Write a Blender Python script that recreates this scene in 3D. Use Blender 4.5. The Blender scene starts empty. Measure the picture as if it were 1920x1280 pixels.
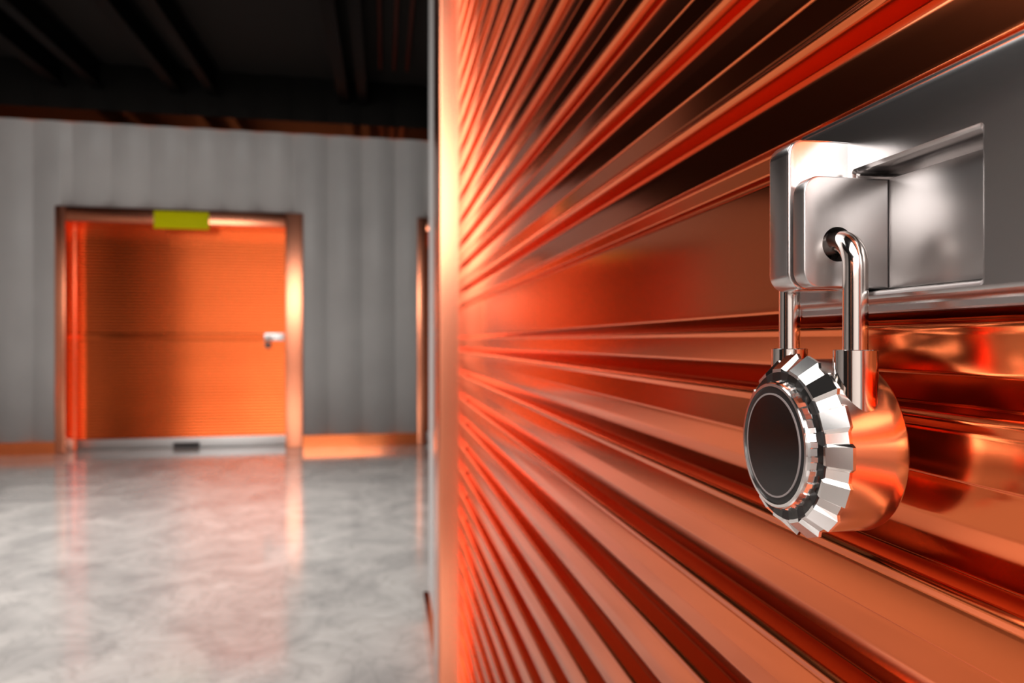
import bpy, bmesh, math
from math import sin, cos, pi, radians
from mathutils import Vector, Matrix

S = bpy.context.scene
COL = S.collection
EYE = 1.5                      # camera height above the floor
YAW = math.atan(240 / 1280)    # camera looks right of the corridor direction
SN, CS = sin(YAW), cos(YAW)
FAR = 10.10                    # face of the far wall


def far_x(px, y=FAR):
    t = (px - 960) / 1280
    return y / (CS - t * SN) * (SN + t * CS)


# ------------------------------------------------------------------ materials
def new_mat(name):
    m = bpy.data.materials.new(name)
    m.use_nodes = True
    nt = m.node_tree
    return m, nt, nt.nodes['Principled BSDF']


def metal(name, col, rough, bump=0.0, scale=60.0, var=0.0, stretch=(1, 1, 1)):
    m, nt, b = new_mat(name)
    b.inputs['Base Color'].default_value = (*col, 1)
    b.inputs['Metallic'].default_value = 1.0
    b.inputs['Roughness'].default_value = rough
    if bump or var:
        tc = nt.nodes.new('ShaderNodeTexCoord')
        mp = nt.nodes.new('ShaderNodeMapping')
        mp.inputs['Scale'].default_value = stretch
        nt.links.new(tc.outputs['Object'], mp.inputs['Vector'])
        n = nt.nodes.new('ShaderNodeTexNoise')
        n.inputs['Scale'].default_value = scale
        n.inputs['Detail'].default_value = 3
        nt.links.new(mp.outputs['Vector'], n.inputs['Vector'])
        if bump:
            bp = nt.nodes.new('ShaderNodeBump')
            bp.inputs['Strength'].default_value = bump
            bp.inputs['Distance'].default_value = 0.002
            nt.links.new(n.outputs['Fac'], bp.inputs['Height'])
            nt.links.new(bp.outputs['Normal'], b.inputs['Normal'])
        if var:
            mr = nt.nodes.new('ShaderNodeMapRange')
            mr.inputs['To Min'].default_value = max(0.02, rough - var)
            mr.inputs['To Max'].default_value = rough + var
            nt.links.new(n.outputs['Fac'], mr.inputs['Value'])
            nt.links.new(mr.outputs['Result'], b.inputs['Roughness'])
    return m


def paint(name, col, rough, spec=0.5, coat=0.0):
    m, nt, b = new_mat(name)
    b.inputs['Base Color'].default_value = (*col, 1)
    b.inputs['Roughness'].default_value = rough
    b.inputs['Specular IOR Level'].default_value = spec
    b.inputs['Coat Weight'].default_value = coat
    b.inputs['Coat Roughness'].default_value = 0.1
    return m


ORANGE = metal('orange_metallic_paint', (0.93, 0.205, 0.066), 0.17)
ORANGE_FAR_DIM = metal('orange_metallic_paint_far_dim', (0.76, 0.135, 0.033), 0.14)  # same orange paint, darkened so the far curtains look less brightly lit
ORANGE_FRAME = metal('orange_frame_paint', (0.95, 0.28, 0.12), 0.21)
ORANGE_FRAME.node_tree.nodes['Principled BSDF'].inputs['Coat Weight'].default_value = 1.0
ORANGE_FRAME.node_tree.nodes['Principled BSDF'].inputs['Coat IOR'].default_value = 1.7
ORANGE_FRAME.node_tree.nodes['Principled BSDF'].inputs['Coat Roughness'].default_value = 0.25
TRIMPAINT = metal('orange_trim_paint', (0.95, 0.24, 0.08), 0.08)
PLATE = metal('satin_steel', (0.62, 0.59, 0.58), 0.25)
BOLT = metal('brushed_bolt_steel', (0.56, 0.53, 0.52), 0.33)
CHROME = metal('polished_steel', (0.82, 0.76, 0.72), 0.11)
BODY = metal('brushed_lock_steel', (0.78, 0.74, 0.71), 0.20)
DIALM = metal('bright_bezel_steel', (0.90, 0.86, 0.835), 0.12)
BLACK = paint('black_rubber_ring', (0.012, 0.011, 0.011), 0.45, 0.4)
DISH = metal('dark_polished_dish', (0.060, 0.056, 0.056), 0.14)
TRIMRING = paint('thin_dull_ring', (0.30, 0.25, 0.24), 0.4)
GREYBAR = metal('galvanised_bar', (0.55, 0.53, 0.52), 0.35)
SIGN = paint('yellow_green_sign', (0.80, 0.78, 0.0), 0.6, 0.1)
DARK = paint('dark_ceiling_paint', (0.016, 0.014, 0.013), 0.7, 0.12)
BEAM = paint('black_beam_paint', (0.002, 0.002, 0.002), 0.6, 0.1)
CONDUIT = metal('conduit_reflected_orange', (0.12, 0.028, 0.018), 0.45)  # red of reflected orange surfaces is put into the base colour
DARKPANEL = paint('dark_wall_panel', (0.010, 0.009, 0.008), 0.7, 0.12)
HANDLE = paint('dark_handle', (0.03, 0.022, 0.02), 0.5)


def wall_mat():
    m, nt, b = new_mat('grey_sheet_metal_wall')
    tc = nt.nodes.new('ShaderNodeTexCoord')
    n = nt.nodes.new('ShaderNodeTexNoise')
    n.inputs['Scale'].default_value = 1.3
    nt.links.new(tc.outputs['Object'], n.inputs['Vector'])
    cr = nt.nodes.new('ShaderNodeValToRGB')
    cr.color_ramp.elements[0].position = 0.3
    cr.color_ramp.elements[0].color = (0.50, 0.492, 0.485, 1)
    cr.color_ramp.elements[1].position = 0.7
    cr.color_ramp.elements[1].color = (0.57, 0.56, 0.55, 1)
    nt.links.new(n.outputs['Fac'], cr.inputs['Fac'])
    nt.links.new(cr.outputs['Color'], b.inputs['Base Color'])
    b.inputs['Roughness'].default_value = 0.42
    b.inputs['Specular IOR Level'].default_value = 0.5
    return m


GREYWALL = wall_mat()


def floor_mat():
    m, nt, b = new_mat('polished_concrete')
    tc = nt.nodes.new('ShaderNodeTexCoord')
    L = nt.links.new
    n1 = nt.nodes.new('ShaderNodeTexNoise')
    n1.inputs['Scale'].default_value = 1.9
    n1.inputs['Detail'].default_value = 7
    n1.inputs['Roughness'].default_value = 0.6
    n1.inputs['Distortion'].default_value = 1.2
    L(tc.outputs['Object'], n1.inputs['Vector'])
    n2 = nt.nodes.new('ShaderNodeTexNoise')
    n2.inputs['Scale'].default_value = 2.6
    n2.inputs['Detail'].default_value = 5
    n2.inputs['Distortion'].default_value = 2.0
    L(tc.outputs['Object'], n2.inputs['Vector'])
    sub = nt.nodes.new('ShaderNodeMath'); sub.operation = 'SUBTRACT'
    sub.inputs[1].default_value = 0.5
    L(n2.outputs['Fac'], sub.inputs[0])
    ab = nt.nodes.new('ShaderNodeMath'); ab.operation = 'ABSOLUTE'
    L(sub.outputs[0], ab.inputs[0])
    vein = nt.nodes.new('ShaderNodeMapRange')
    vein.inputs['From Min'].default_value = 0.0
    vein.inputs['From Max'].default_value = 0.035
    vein.inputs['To Min'].default_value = 0.82
    vein.inputs['To Max'].default_value = 1.0
    L(ab.outputs[0], vein.inputs['Value'])
    cr = nt.nodes.new('ShaderNodeValToRGB')
    cr.color_ramp.elements[0].position = 0.30
    cr.color_ramp.elements[0].color = (0.245, 0.230, 0.218, 1)
    cr.color_ramp.elements[1].position = 0.68
    cr.color_ramp.elements[1].color = (0.44, 0.408, 0.380, 1)
    L(n1.outputs['Fac'], cr.inputs['Fac'])
    mx = nt.nodes.new('ShaderNodeMix'); mx.data_type = 'RGBA'; mx.blend_type = 'MULTIPLY'
    mx.inputs[0].default_value = 1.0
    L(cr.outputs['Color'], mx.inputs[6])
    cb = nt.nodes.new('ShaderNodeCombineColor')
    for i in range(3):
        L(vein.outputs['Result'], cb.inputs[i])
    L(cb.outputs[0], mx.inputs[7])
    L(mx.outputs[2], b.inputs['Base Color'])
    rr = nt.nodes.new('ShaderNodeMapRange')
    rr.inputs['To Min'].default_value = 0.07
    rr.inputs['To Max'].default_value = 0.19
    L(n1.outputs['Fac'], rr.inputs['Value'])
    L(rr.outputs['Result'], b.inputs['Roughness'])
    b.inputs['Specular IOR Level'].default_value = 0.6
    b.inputs['Coat Weight'].default_value = 0.4
    b.inputs['Coat Roughness'].default_value = 0.12
    return m


FLOORM = floor_mat()


# ------------------------------------------------------------------ mesh helpers
def link(name, me, mats, parent=None, smooth=False, angle=None):
    o = bpy.data.objects.new(name, me)
    COL.objects.link(o)
    if not isinstance(mats, (list, tuple)):
        mats = [mats]
    for m in mats:
        me.materials.append(m)
    if smooth:
        for p in me.polygons:
            p.use_smooth = True
        if angle is not None:
            me.set_sharp_from_angle(angle=angle)
    if parent:
        o.parent = parent
    return o


def pyd(verts, faces, name='m'):
    me = bpy.data.meshes.new(name)
    me.from_pydata([tuple(v) for v in verts], [], faces)
    me.update()
    bm = bmesh.new(); bm.from_mesh(me)
    bmesh.ops.recalc_face_normals(bm, faces=bm.faces)
    bm.to_mesh(me); bm.free()
    return me


def bevel_mesh(me, w, seg=2, ang=30):
    bm = bmesh.new(); bm.from_mesh(me)
    es = [e for e in bm.edges if len(e.link_faces) == 2 and e.calc_face_angle(0) > radians(ang)]
    bmesh.ops.bevel(bm, geom=es, offset=w, segments=seg, profile=0.5, affect='EDGES', clamp_overlap=True)
    bm.to_mesh(me); bm.free()
    return me


def boxm(x0, x1, y0, y1, z0, z1):
    v = [(x, y, z) for x in (x0, x1) for y in (y0, y1) for z in (z0, z1)]
    f = [(0, 1, 3, 2), (4, 6, 7, 5), (0, 4, 5, 1), (2, 3, 7, 6), (0, 2, 6, 4), (1, 5, 7, 3)]
    return pyd(v, f)


def join(*mes):
    bm = bmesh.new()
    for me in mes:
        bm.from_mesh(me)
    out = bpy.data.meshes.new('j')
    bm.to_mesh(out); bm.free()
    return out


def prism(pts, axis, a, b):
    """closed 2-D outline pts extruded along axis; outline in the two other axes in x,y,z order"""
    n = len(pts)
    def mk(p, q):
        if axis == 0: return (q, p[0], p[1])
        if axis == 1: return (p[0], q, p[1])
        return (p[0], p[1], q)
    v = [mk(p, a) for p in pts] + [mk(p, b) for p in pts]
    f = [tuple(range(n)), tuple(range(2 * n - 1, n - 1, -1))]
    f += [(i, (i + 1) % n, n + (i + 1) % n, n + i) for i in range(n)]
    return pyd(v, f)


def rrect(x0, x1, y0, y1, r, seg=8):
    """rounded rectangle; r = (r00, r10, r11, r01) radii of the corners (x0y0, x1y0, x1y1, x0y1)"""
    if not isinstance(r, (tuple, list)):
        r = (r,) * 4
    out = []
    for (cx, cy, sx, sy, a0, rr) in ((x0, y0, 1, 1, pi, r[0]), (x1, y0, -1, 1, 1.5 * pi, r[1]),
                                     (x1, y1, -1, -1, 0, r[2]), (x0, y1, 1, -1, .5 * pi, r[3])):
        ccx, ccy = cx + sx * rr, cy + sy * rr
        k = seg if rr > 1e-6 else 0
        for i in range(k + 1):
            a = a0 + (pi / 2) * (i / k if k else 0)
            out.append((ccx + rr * cos(a), ccy + rr * sin(a)))
    return out


def loft(loops):
    """stack of equal-length loops of 3-D points, capped at both ends"""
    n = len(loops[0])
    v = [p for l in loops for p in l]
    f = [tuple(range(n)), tuple(range(len(v) - 1, len(v) - n - 1, -1))]
    for k in range(len(loops) - 1):
        for i in range(n):
            j = (i + 1) % n
            f.append((k * n + i, k * n + j, (k + 1) * n + j, (k + 1) * n + i))
    return pyd(v, f)


def boolean(me, cutters):
    o = bpy.data.objects.new('tmp_base', me); COL.objects.link(o)
    cs = []
    for c in cutters:
        co = bpy.data.objects.new('tmp_cut', c); COL.objects.link(co); cs.append(co)
        md = o.modifiers.new('b', 'BOOLEAN'); md.operation = 'DIFFERENCE'; md.solver = 'EXACT'; md.object = co
    dg = bpy.context.evaluated_depsgraph_get()
    out = bpy.data.meshes.new_from_object(o.evaluated_get(dg))
    for co in cs + [o]:
        bpy.data.objects.remove(co)
    return out


def cyl(c, r, axis, a, b, n=48):
    pts = [(c[0] + r * cos(2 * pi * i / n), c[1] + r * sin(2 * pi * i / n)) for i in range(n)]
    return prism(pts, axis, a, b)


def lathe(prof, n=96, mod=None):
    """profile [(a, r)] turned about the local -X axis (a grows towards -X)"""
    v, f = [], []
    for k, (a, r) in enumerate(prof):
        for i in range(n):
            t = 2 * pi * i / n
            v.append((-a, r * sin(t), r * cos(t)))
    m = len(prof)
    for k in range(m - 1):
        for i in range(n):
            j = (i + 1) % n
            f.append((k * n + i, k * n + j, (k + 1) * n + j, (k + 1) * n + i))
    if prof[0][1] > 1e-5:
        f.append(tuple(range(n)))
    if prof[-1][1] > 1e-5:
        f.append(tuple((m - 1) * n + i for i in range(n))[::-1])
    me = pyd(v, f)
    bm = bmesh.new(); bm.from_mesh(me)
    bmesh.ops.remove_doubles(bm, verts=bm.verts, dist=1e-6)
    bmesh.ops.recalc_face_normals(bm, faces=bm.faces)
    bm.to_mesh(me); bm.free()
    return me


def empty(name, loc=(0, 0, 0)):
    o = bpy.data.objects.new(name, None)
    o.empty_display_size = 0.1
    o.location = loc
    COL.objects.link(o)
    return o


def copy_tree(o, parent=None):
    c = o.copy(); COL.objects.link(c)
    if parent:
        c.parent = parent
    for ch in list(o.children):
        copy_tree(ch, c)
    return c


# ------------------------------------------------------------------ shutter profile
# (height relative to the eye, depth behind the crest plane), listed top to bottom
def slat_down(zc, ch=.0032, bead=False):
    return [(zc + (.0075 if bead else .0045), .0208), (zc + .0034, ch), (zc + .0036 - ch, 0), (zc - .0044, .0024), (zc - .0060, .0020),
            *([(zc - .0242, .0014), (zc - .0255, .0002)] if bead else []), (zc - .0262, .0003), (zc - .0265, .0024), (zc - .0300, .0026), (zc - .0460, .0046)] + (
                [(zc - .0600, .0070), (zc - .0672, .0100)] if bead else [(zc - .0580, .0100)])


def fillet(prof, rad=.0016, k=4):
    out = [prof[0]]
    for p, c, n in zip(prof[:-2], prof[1:-1], prof[2:]):
        l1 = math.hypot(p[0] - c[0], p[1] - c[1]); l2 = math.hypot(n[0] - c[0], n[1] - c[1])
        d = min(rad, .42 * l1, .42 * l2)
        a = (c[0] + (p[0] - c[0]) * d / l1, c[1] + (p[1] - c[1]) * d / l1)
        b = (c[0] + (n[0] - c[0]) * d / l2, c[1] + (n[1] - c[1]) * d / l2)
        for i in range(k + 1):
            t = i / k
            out.append(tuple((1 - t) ** 2 * a[q] + 2 * t * (1 - t) * c[q] + t * t * b[q] for q in (0, 1)))
    out.append(prof[-1])
    return out


def shutter_profile(zlo, zhi):
    low = []
    k = 0
    while True:
        zc = -.0357 - .0790 * k
        low += slat_down(zc)
        k += 1
        if zc - .079 < zlo - .05:
            break
    # lock slat: ridge below, wide flat face, narrow grooves above, then the mirrored pattern upward
    mid = [(.1645, .0095), (.1570, .0060), (.1500, .0050), (.1290, .0024), (.1268, .0020), (.1262, .0003), (.1240, .0060), (.1130, .0070),
           (.1110, .0120), (.1080, .0120), (.1060, .0055), (.0600, .0055), (.0225, .0055), (.0186, .0060),
           (.0102, .0145), (.0084, .0010), (.0066, .0002), (.0038, .0014), (-.0150, .0040)]
    M = .1780
    up = []
    k = 0
    while True:
        zc = M + .0790 * k
        pts = [(2 * zc - z, d) for z, d in slat_down(zc, .0036, True)]
        pts = sorted(pts, key=lambda p: -p[0])
        up = pts + up
        k += 1
        if zc + .079 > zhi + .05:
            break
    # the pattern above is the mirror of the one below, seams on the lower half
    prof = up + mid + low
    prof = sorted(prof, key=lambda p: -p[0])
    prof = [p for p in prof if zlo <= p[0] <= zhi]
    prof = fillet(prof)
    return prof


def curtain_mesh(y0, y1, zlo, zhi, crest=.25, fine=False):
    """curtain in the near-door frame: runs along Y, faces -X"""
    pr = shutter_profile(zlo, zhi)
    if fine:                                  # the far curtains have narrow shallow ribs and one flat slat
        pr = []
        n = int((zhi - zlo) / .0052)
        for i in range(n + 1):
            z = zhi - (zhi - zlo) * i / n
            pr.append((z, -.003 if .018 < z < .106 else .0018 * (1 + cos(2 * pi * z / .042))))
    v, f = [], []
    n = len(pr)
    for y in (y0, y1):
        for z, d in pr:
            v.append((crest + d, y, EYE + z))
    for y in (y0, y1):
        v.append((crest + .03, y, EYE + zhi))
        v.append((crest + .03, y, EYE + zlo))
    for i in range(n - 1):
        f.append((i, i + 1, n + i + 1, n + i))
    a, b, c, d = 2 * n, 2 * n + 1, 2 * n + 2, 2 * n + 3
    f.append((a, c, d, b))
    f.append((0, n, c, a))
    f.append((n - 1, b, d, 2 * n - 1))
    f.append(tuple([a] + list(range(n)) + [b]))
    f.append(tuple([c] + [n + i for i in range(n)] + [d]))
    return pyd(v, f)


# ------------------------------------------------------------------ one storage door in its own frame
# local frame: runs along Y (opening y0..y1), faces -X, floor at z = 0
XLW = -7.2          # left wall
TOP = 1.60          # underside of the header relative to the eye


def frame_mesh(y0, y1, w1=.24):
    xf, xw = .176, .56
    def stile(ya, sgn, w=.24):
        # ya = opening edge; sgn = direction away from the opening
        return prism([(xw, ya + sgn * w), (xf, ya + sgn * w), (xf, ya), (xw, ya)],
                     2, 0, EYE + TOP + .21)
    hd = prism([(xw, EYE + TOP), (xf + .022, EYE + TOP), (xf, EYE + TOP + .02), (xf, EYE + TOP + .21), (xw, EYE + TOP + .21)], 1, y0, y1)
    a, b = stile(y0, -1), stile(y1, 1, w1)
    for me in (a, b):
        bevel_mesh(me, .010, 4, 12)
    bevel_mesh(hd, .008, 2, 20)
    return a, b, hd


def build_door(name, y0, y1, latch=True, rail=True, rec=0.0, fine=False, w1=.24):
    root = empty(name, (.236, (y0 + y1) / 2, 0))
    inv = Matrix.Translation(-Vector(root.location))
    def put(nm, me, mats, parent=root, **k):
        me.transform(inv)
        return link(nm, me, mats, parent, **k)
    a, b, hd = frame_mesh(y0, y1, w1)
    put('door_jamb', a, ORANGE_FRAME, smooth=True, angle=radians(35))
    put('door_jamb', b, ORANGE_FRAME, smooth=True, angle=radians(35))
    put('door_header', hd, ORANGE_FRAME, smooth=True, angle=radians(35))
    cm = curtain_mesh(y0 - .03, y1 + .03, -1.354, TOP + .12, .25 + rec, fine)
    put('shutter_curtain', cm, ORANGE_FAR_DIM if fine else ORANGE, smooth=True, angle=radians(50))
    # upright guide channel beside the curtain
    for ya, sg in ((y0, 1), (y1, -1)):
        g = boxm(.240 + rec, .262 + rec, min(ya, ya + sg * .012), max(ya, ya + sg * .012), .0, EYE + TOP)
        put('guide_channel', g, ORANGE_FRAME)
    if rail:
        r = boxm(.243 + rec, .288 + rec, y0 + .012, y1 - .012, 0.0, .142)
        bevel_mesh(r, .01, 3)
        rail_o = put('bottom_rail', r, GREYBAR, smooth=True, angle=radians(40))
        ym = y0 + (y1 - y0) * .49
        h = prism(rrect(.205 + rec, .244 + rec, .010, .075, .012, 4), 1, ym - .17, ym + .17)
        h.transform(inv)
        ho = link('pull_handle', h, HANDLE, rail_o, smooth=True, angle=radians(35))
        ho['label'] = 'dark pull handle on the grey bottom rail'
    if latch:
        build_latch(root, Matrix.Translation((rec, 0, 0)) @ inv)
    return root


def build_latch(root, inv):
    E = EYE
    def loop(x, i, r):
        return [(x, p[0], p[1]) for p in rrect(.09 + i, .369 - i, E + .0143 + i, E + .1212 - i, r, 6)]
    base = loft([loop(.258, .0, .004), loop(.244, .0, .004), loop(.2432, .0008, .0036), loop(.2428, .0034, .0035),
                 loop(.2395, .0042, .0035), loop(.2370, .0052, .0035), loop(.2355, .0065, .004), loop(.235, .0082, .0045)])
    def pl(x, e, r):
        return [(x, p[0], p[1]) for p in rrect(.2350 - e, .3085 + e, E + .0250 - e, E + .0852 + e, r, 5)]
    cut = loft([pl(.2340, .0030, .002), pl(.2351, .0024, .002), pl(.2362, .0007, .0016), pl(.2376, .0, .0015), pl(.2546, .0, .0015)])
    cm = boolean(base, [cut])
    cm.transform(inv)
    plate = link('latch_plate', cm, PLATE, root, smooth=True, angle=radians(28))
    plate['label'] = 'brushed steel latch plate with a rectangular recess'
    # fixed staple: stands out from the plate, round hole through it
    def tab(x0, x1, y0, y1, z0, z1, r, bev):
        me = prism(rrect(x0, x1, E + z0, E + z1, (r, 0.0, 0.0, r), 8), 1, y0, y1)
        bm = bmesh.new(); bm.from_mesh(me)
        es = [e for e in bm.edges if abs(e.verts[0].co.y - e.verts[1].co.y) < 1e-6]
        bmesh.ops.bevel(bm, geom=es, offset=bev, segments=3, profile=.5, affect='EDGES')
        bm.to_mesh(me); bm.free()
        return boolean(me, [cyl((.218, E + .0475), .0085, 1, y0 - .01, y1 + .01, 40)])
    t1 = tab(.2012, .2395, .3140, .3320, .0262, .1030, .0085, .0016)
    t1.transform(inv)
    link('staple', t1, PLATE, plate, smooth=True, angle=radians(32))
    t2 = tab(.1996, .2462, .2985, .3078, .0262, .0806, .0085, .0010)
    sl = boxm(.2462, .2546, .2356, .3070, E + .0262, E + .0806)
    bevel_mesh(sl, .0003, 2)
    me = join(t2, sl)
    me.transform(inv)
    link('slide_bolt', me, BOLT, plate, smooth=True, angle=radians(32))


# ------------------------------------------------------------------ padlock (axis along local -X)
def toothed(front_a, back_a, rf, rb, rf2, rb2, n, raised, flank):
    """conical toothed bezel: raised facets between sunk ones"""
    per = 2 * pi / n
    ang, lev = [], []
    for k in range(n):
        for fr, l in ((0, 1), (raised, 1), (raised + flank, 0), (1 - flank, 0)):
            ang.append((k + fr) * per); lev.append(l)
    m = len(ang)
    v, f = [], []
    rings = [(back_a, None, rb - .004), (back_a, 'b', 0), (back_a + .0015, 'b1', 0), (front_a, 'f', 0), (front_a, None, rf2 - .0045)]
    for a, kind, r0 in rings:
        for t, l in zip(ang, lev):
            if kind in ('b', 'b1'):
                r = rb if l else rb2
            elif kind == 'f':
                r = rf if l else rf2
            else:
                r = r0
            aa = a
            if kind == 'f' and not l:
                aa = a - .0012
            v.append((-aa, r * sin(t), r * cos(t)))
    R = len(rings)
    for k in range(R - 1):
        for i in range(m):
            j = (i + 1) % m
            f.append((k * m + i, k * m + j, (k + 1) * m + j, (k + 1) * m + i))
    f.append(tuple(range(m)))
    f.append(tuple((R - 1) * m + i for i in range(m))[::-1])
    return pyd(v, f)


def build_padlock():
    root = empty('padlock', (.2200, .3155, EYE - .0525))
    root.rotation_euler = (0, 0, radians(-3.0))
    legY, legR = .0289, .0056
    body = lathe([(-.0176, 0), (-.0176, .0421), (-.0170, .0432), (-.0160, .0436), (-.0100, .0436), (.0, .0436), (.0120, .0436), (.0125, .0380)], 128)
    link('lock_body', body, BODY, root, smooth=True, angle=radians(40))
    # shackle: U of round bar
    path = []
    zt = .0525 + .0485          # height of the crossbar above the body centre
    br = .0125
    path += [(-legY, .030), (-legY, .045), (-legY, .065), (-legY, zt - br - .008), (-legY, zt - br)]
    for i in range(1, 9):
        a = pi - (pi / 2) * i / 8
        path.append((-legY + br + br * cos(a), zt - br + br * sin(a)))
    for i in range(0, 9):
        a = pi / 2 - (pi / 2) * i / 8
        path.append((legY - br + br * cos(a), zt - br + br * sin(a)))
    path += [(legY, zt - br - .008), (legY, .065), (legY, .045), (legY, .030)]
    v, f, n = [], [], 32
    for k, (y, z) in enumerate(path):
        a = path[max(0, k - 1)]; b = path[min(len(path) - 1, k + 1)]
        ty, tz = b[0] - a[0], b[1] - a[1]
        L = math.hypot(ty, tz); ty /= L; tz /= L
        ny, nz = -tz, ty
        for i in range(n):
            t = 2 * pi * i / n
            v.append((legR * cos(t), y + ny * legR * sin(t), z + nz * legR * sin(t)))
    for k in range(len(path) - 1):
        for i in range(n):
            j = (i + 1) % n
            f.append((k * n + i, k * n + j, (k + 1) * n + j, (k + 1) * n + i))
    f += [tuple(range(n)), tuple((len(path) - 1) * n + i for i in range(n))]
    link('shackle', pyd(v, f), CHROME, root, smooth=True, angle=radians(60))
    for s in (-1, 1):
        c = cyl((0, s * legY), .0097, 2, .020, .0486, 48)
        bevel_mesh(c, .0003, 1, 60)
        link('shackle_collar', c, CHROME, root, smooth=True, angle=radians(35))
    bez = toothed(.0212, .0112, .0388, .0462, .0376, .0440, 15, .52, .10)
    bo = link('bezel', bez, DIALM, root)
    bo['label'] = 'bright toothed steel bezel'
    bk = lathe([(.0140, .0374), (.0208, .0374), (.0212, .0370), (.0212, .0300), (.0150, .0300)], 60)
    k_ = link('black_ring', bk, BLACK, bo, smooth=True, angle=radians(30))
    k_['label'] = 'black ring inside the bezel'
    # notched knob
    n = 30; per = 2 * pi / n
    ang, lev = [], []
    for q in range(n):
        for fr, l in ((0, 1), (.34, 1), (.42, 0), (.92, 0)):
            ang.append((q + fr) * per); lev.append(l)
    m = len(ang)
    rings = [(.0150, .0300, .0300), (.0190, .0334, .0334), (.0195, .0334, .0334), (.0199, .0333, .0325), (.0240, .0321, .0313), (.0244, .0320, .0320),
             (.0256, .0316, .0316), (.0262, .0311, .0311), (.0262, .0297, .0297), (.0254, .0296, .0296), (.0240, .0290, .0290)]
    v, f = [], []
    for a, r1, r0 in rings:
        for t, l in zip(ang, lev):
            r = r1 if l else r0
            v.append((-a, r * sin(t), r * cos(t)))
    for k in range(len(rings) - 1):
        for i in range(m):
            j = (i + 1) % m
            f.append((k * m + i, k * m + j, (k + 1) * m + j, (k + 1) * m + i))
    kn = link('dial_knob', pyd(v, f), DIALM, root)
    for p in kn.data.polygons:
        p.use_smooth = True
    kn.data.set_sharp_from_angle(angle=radians(16))
    fb = lathe([(.0200, .0297), (.0256, .0296), (.0258, .0290), (.0258, .0262), (.0240, .0260)], 96)
    o = link('dial_ring', fb, BLACK, kn, smooth=True, angle=radians(30))
    o['label'] = 'black ring inside the notched knob'
    tr = lathe([(.0240, .0263), (.0263, .0263), (.0263, .0254), (.0240, .0252)], 96)
    link('thin_ring', tr, TRIMRING, kn, smooth=True, angle=radians(30))
    dish = [(.0262, .0256)]
    for i in range(0, 13):
        a = (pi / 2) * i / 12
        dish.append((.0258 - .0125 * sin(a), .0253 * cos(a)))
    dm = lathe(dish, 96)
    o = link('dial_face', dm, DISH, kn, smooth=True, angle=radians(60))
    o['label'] = 'dark hollow glossy dial face'
    return root


# ------------------------------------------------------------------ the near door and its padlock
NY0, NY1 = -.44, 2.25
door1 = build_door('door_1', NY0, NY1)
door1['kind'] = 'structure'
door1['label'] = 'large near orange roller shutter door with wide ribs, filling the right of the view'
door1['category'] = 'door'
lock = build_padlock()
lock['label'] = 'large silver round padlock with toothed dial hanging from the near latch'
lock['category'] = 'padlock'
lock['group'] = 'padlocks on the shutter doors'

# ------------------------------------------------------------------ the far doors: the same door turned to face us
FX0 = far_x(569) ; FX1 = far_x(106)            # outer edges of the far frame (right, left)
# far opening is a little wider than the near one, so it has meshes of its own
FARW = (FX0 - FX1) - .24 - .13
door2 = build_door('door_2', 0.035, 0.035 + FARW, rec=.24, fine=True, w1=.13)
half = FARW / 2
door2.location = (FX0 - .24 - half, FAR, 0)
door2.rotation_euler = (0, 0, radians(90))
door2['kind'] = 'structure'
door2['label'] = 'far orange roller shutter door under the yellow-green sign'
door2['category'] = 'door'
door3 = empty('door_3', (far_x(782) + half + .13, FAR, 0))
for ch in list(door2.children):
    if ch.name.split('.')[0] != 'latch_plate':
        copy_tree(ch, door3)
door3.rotation_euler = (0, 0, radians(90))
door3['kind'] = 'structure'
door3['label'] = 'second far orange shutter door mostly hidden behind the near wall end'
door3['category'] = 'door'

refl_door = empty('reflection_door', (XLW, -3.3, 0))  # unseen door added to put orange reflections in the padlock steel
for ch in list(door2.children):
    if ch.name.split('.')[0] != 'latch_plate':
        copy_tree(ch, refl_door)
refl_door.rotation_euler = (0, 0, radians(180))
refl_door['kind'] = 'structure'
refl_door['label'] = 'unseen orange shutter door added to the left wall for its reflections'
refl_door['category'] = 'door'

lock2 = copy_tree(lock)
# near door frame -> far door frame: centre of far door root in its own coordinates was (.236, .035 + FARW/2)
dx, dy = lock.location.x - .236, lock.location.y - (.035 + half)
lock2.location = (door2.location.x - dy, FAR + dx + .24, lock.location.z)
lock2.rotation_euler = (0, 0, radians(87))
lock2['label'] = 'tiny dark blurred padlock hanging on the far door'

# sign on the far header
sx0, sx1 = far_x(289, FAR - .06), far_x(392, FAR - .06)
sg = boxm(-(sx1 - sx0) / 2, (sx1 - sx0) / 2, -.012, .010, -.118, .118)
bevel_mesh(sg, .004, 2)
so = link('sign', sg, SIGN, smooth=True, angle=radians(40))
so.location = ((sx0 + sx1) / 2, FAR - .0625, EYE + 1.662)
so['label'] = 'plain yellow-green rectangular sign on the header of the far orange door'
so['category'] = 'sign'

# ------------------------------------------------------------------ room
XL, XR, YB = -7.2, 5.4, -5.6
CEIL = EYE + 3.75
TRIMZ = EYE + 2.94


def structure(name, me, mats, **k):
    o = link(name, me, mats, **k)
    o['kind'] = 'structure'
    return o


structure('floor', boxm(XL - .2, XR, YB - .2, FAR + .5, -.10, 0), FLOORM)
structure('ceiling', boxm(XL - .2, XR, YB - .2, FAR + .5, CEIL, CEIL + .1), DARK)


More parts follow.
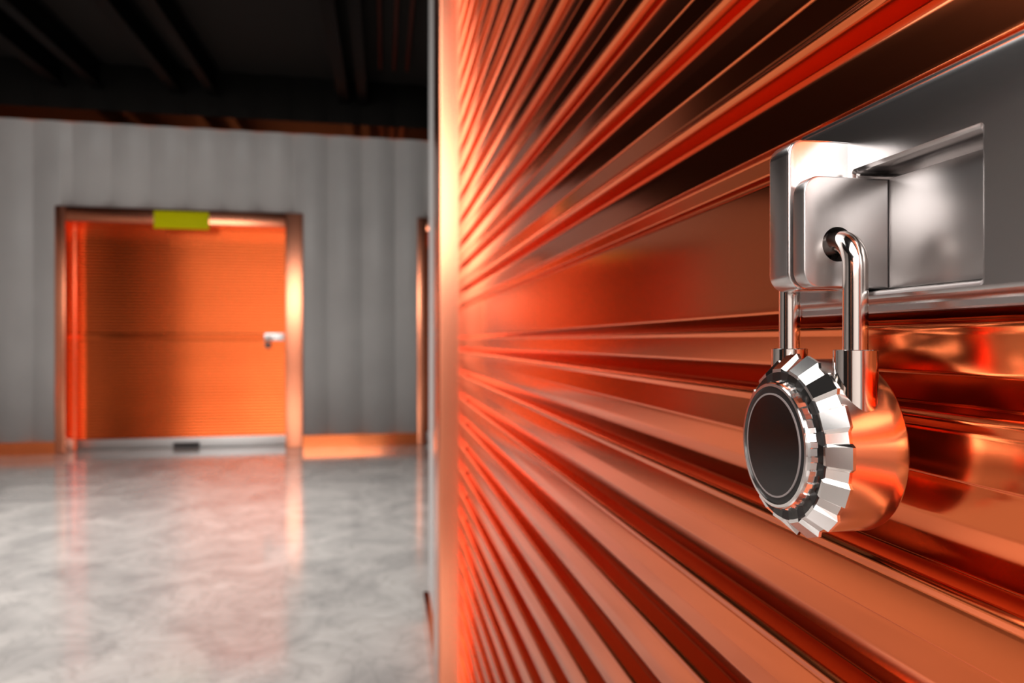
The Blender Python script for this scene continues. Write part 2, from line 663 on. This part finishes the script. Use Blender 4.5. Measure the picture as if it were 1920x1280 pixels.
def corrugated(u0, u1, z0, z1, holes, pitch=.475, depth=.045, zsplit=None, phase=0.0):
    """sheet in local (u, depth, z); shallow saw-tooth ribs; holes = [(u0, u1, ztop)]"""
    us = {u0, u1}
    phase += .0
    k = math.floor((u0 - phase) / pitch)
    while phase + k * pitch < u1:
        for fr in [q / 16 for q in range(16)]:
            u = phase + (k + fr) * pitch
            if u0 < u < u1:
                us.add(u)
        k += 1
    for h in holes:
        us.add(max(u0, h[0])); us.add(min(u1, h[1]))
    us = sorted(us)
    def d(u):
        t = ((u - phase) / pitch) % 1.0
        return depth * sin(pi * t)
    zs = sorted({z0, z1} | {h[2] for h in holes} | ({zsplit} if zsplit else set()))
    v, f, mi = [], [], []
    idx = {}
    for i, u in enumerate(us):
        for j, z in enumerate(zs):
            idx[i, j] = len(v); v.append((u, -d(u), z))
    for i in range(len(us) - 1):
        for j in range(len(zs) - 1):
            um, zm = (us[i] + us[i + 1]) / 2, (zs[j] + zs[j + 1]) / 2
            if any(h[0] < um < h[1] and zm < h[2] for h in holes):
                continue
            f.append((idx[i, j], idx[i + 1, j], idx[i + 1, j + 1], idx[i, j + 1]))
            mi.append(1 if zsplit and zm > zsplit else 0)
    me = bpy.data.meshes.new('wall')
    me.from_pydata(v, [], f)
    me.update()
    me['mi'] = 0
    return me, mi


d3c = door3.location.x
holes = [(FX1 + .05, FX0 - .12, EYE + TOP + .1), (d3c - half - .05, d3c + half + .12, EYE + TOP + .1)]
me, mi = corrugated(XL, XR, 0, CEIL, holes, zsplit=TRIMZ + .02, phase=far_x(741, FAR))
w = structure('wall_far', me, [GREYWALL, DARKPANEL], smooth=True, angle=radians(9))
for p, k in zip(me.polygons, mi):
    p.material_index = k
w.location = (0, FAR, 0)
sol = w.modifiers.new('s', 'SOLIDIFY'); sol.thickness = .02; sol.offset = -1

# left and back walls
me, mi = corrugated(YB, FAR + .1, 0, CEIL, [], zsplit=TRIMZ + .02)
w = structure('wall_left', me, [GREYWALL, DARKPANEL], smooth=True, angle=radians(9))
for p, k in zip(me.polygons, mi):          # back stretch coloured dark to darken reflections in the far door; no opening
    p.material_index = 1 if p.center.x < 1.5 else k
w.rotation_euler = (0, 0, radians(90)); w.location = (XL, 0, 0)
me, mi = corrugated(XL, XR, 0, CEIL, [], zsplit=TRIMZ + .02)
w = structure('wall_back', me, [GREYWALL, DARKPANEL])
for p, k in zip(me.polygons, mi):
    p.material_index = k
w.rotation_euler = (0, 0, radians(180)); w.location = (0, YB, 0)
w.location.x = XL + XR

# right wall: the block of units that holds the near door; it ends at a corner
YC = 3.67
XW = .236
parts = []
parts.append(boxm(XW, XW + .12, NY1 + .12, YC, 0, CEIL))
parts.append(boxm(XW, XW + .12, YB, NY0 - .12, 0, CEIL))
parts.append(boxm(XW, XW + .12, NY0 - .12, NY1 + .12, EYE + TOP + .12, CEIL))
parts.append(boxm(XW + .12, XR, YC - .12, YC, 0, CEIL))
structure('wall_right', join(*parts), GREYWALL)
structure('wall_end', boxm(XR, XR + .1, YC - .12, FAR + .5, 0, CEIL), GREYWALL)

# orange skirting and cornice strips
def strip(name, x0, x1, y0, y1, z0, z1):
    me = boxm(x0, x1, y0, y1, z0, z1)
    return structure(name, me, TRIMPAINT)


strip('baseboard_far', XL, FX1, FAR - .055, FAR - .001, 0, .165)
strip('baseboard_far.001', FX0, d3c - half - .13, FAR - .055, FAR - .001, 0, .165)
strip('baseboard_left', XL + .001, XL + .055, YB, FAR - .06, 0, .165)
strip('baseboard_right', XW - .03, XW - .001, NY1 + .242, YC, 0, .165)
strip('trim_1', XL, XR, FAR - .045, FAR - .001, TRIMZ, TRIMZ + .17)
strip('trim_2', XL + .001, XL + .07, YB, FAR - .08, TRIMZ, TRIMZ + .17)

# ceiling beams (run along the corridor) and thin conduits
ZB = EYE + 3.40
BEAM_LABELS = ['leftmost dark ceiling beam, ending left of the far door',
               'second dark ceiling beam from the left, ending above the left jamb of the far door',
               'third dark ceiling beam from the left, ending above the yellow-green sign',
               'fourth dark ceiling beam from the left, just right of the one above the sign',
               'dark ceiling beam ending between the far door and the near wall, left of its pair',
               'rightmost dark ceiling beam, nearest the thin conduits']
for pa, pb in ((112, 185), (333, 402), (645, 681)):
    for px, wd in ((pa, .15), (pb, .13)):
        x = far_x(px, FAR - .05)
        tw = wd / 2
        fl = .018
        pts = [(-tw, ZB), (tw, ZB), (tw, ZB + fl), (.012, ZB + fl), (.012, CEIL - fl), (tw, CEIL - fl), (tw, CEIL),
               (-tw, CEIL), (-tw, CEIL - fl), (-.012, CEIL - fl), (-.012, ZB + fl), (-tw, ZB + fl)]
        bmn = prism(pts, 1, YB, FAR - .04)
        b = link('ceiling_beam', bmn, BEAM)
        b.location = (x, 0, 0)
        b['label'] = BEAM_LABELS.pop(0)
        b['category'] = 'beam'
        b['group'] = 'dark beams under the ceiling'
for i, px in enumerate((711, 744, 774)):
    x = (px - 720) / 640 * 3.6
    me = cyl((0, 0), .022, 1, -4.0, 9.3, 16)
    o = link('ceiling_conduit', me, CONDUIT, smooth=True, angle=radians(60))
    o.location = (x * 1.0, 0, EYE + 3.65)
    o['label'] = ('leftmost', 'middle', 'rightmost')[i] + ' of the three thin conduits, coloured with reflected orange, on the dark ceiling beside the near shutter'
    o['category'] = 'conduit'
    o['group'] = 'thin ceiling conduits'

# ------------------------------------------------------------------ light
def area(name, loc, rot, sx, sy, power, col=(1, 1, 1), spread=180):
    ld = bpy.data.lights.new(name, 'AREA')
    ld.shape = 'RECTANGLE'; ld.size = sx; ld.size_y = sy
    ld.energy = power; ld.color = col
    ld.spread = radians(spread)
    o = bpy.data.objects.new(name, ld)
    COL.objects.link(o)
    o.location = loc
    o.rotation_euler = rot
    return o


area('back_low_fill', (-4.05, YB + .15, EYE - .1), (radians(90), 0, 0), 6.1, 2.4, 30, (1, .84, .76))  # warm fill added low at the back to brighten the lock; no door there
area('back_window_light', (-3.6, YB + .15, EYE + 2.38), (radians(90), 0, 0), 7.0, 2.4, 300, (1, .985, .96))
area('overhead_fill', (-2.3, 6.0, CEIL - .45), (0, 0, 0), 3.6, 2.2, 195, (1, .985, .965), 105)  # overhead fill added to brighten floor and far wall; no fixture
area('overhead_fill.001', (-2.6, 2.6, CEIL - .45), (0, 0, 0), 3.6, 2.2, 100, (1, .985, .965), 110)  # more added overhead fill, for the middle of the floor
area('overhead_fill.002', (-2.4, -2.6, CEIL - .6), (0, 0, 0), 4.0, 4.2, 225, (1, .97, .95), 170)  # wide overhead fill added for the near floor and bezel teeth

wd = bpy.data.worlds.new('World')
S.world = wd
wd.use_nodes = True
wd.node_tree.nodes['Background'].inputs['Color'].default_value = (.5, .5, .5, 1)
wd.node_tree.nodes['Background'].inputs['Strength'].default_value = .05

# ------------------------------------------------------------------ camera
cd = bpy.data.cameras.new('Camera')
cam = bpy.data.objects.new('Camera', cd)
COL.objects.link(cam)
cam.location = (0, 0, EYE)
cam.rotation_euler = (radians(90), 0, -YAW)
cd.sensor_width = 36
cd.lens = 24
cd.clip_start = .01
cd.dof.use_dof = True
cd.dof.focus_distance = .335
cd.dof.aperture_fstop = 24 / 2.9
S.camera = cam

S.view_settings.view_transform = 'Standard'
S.view_settings.look = 'None'
S.view_settings.gamma = 1
S.view_settings.exposure = 0
S.view_settings.use_curve_mapping = False
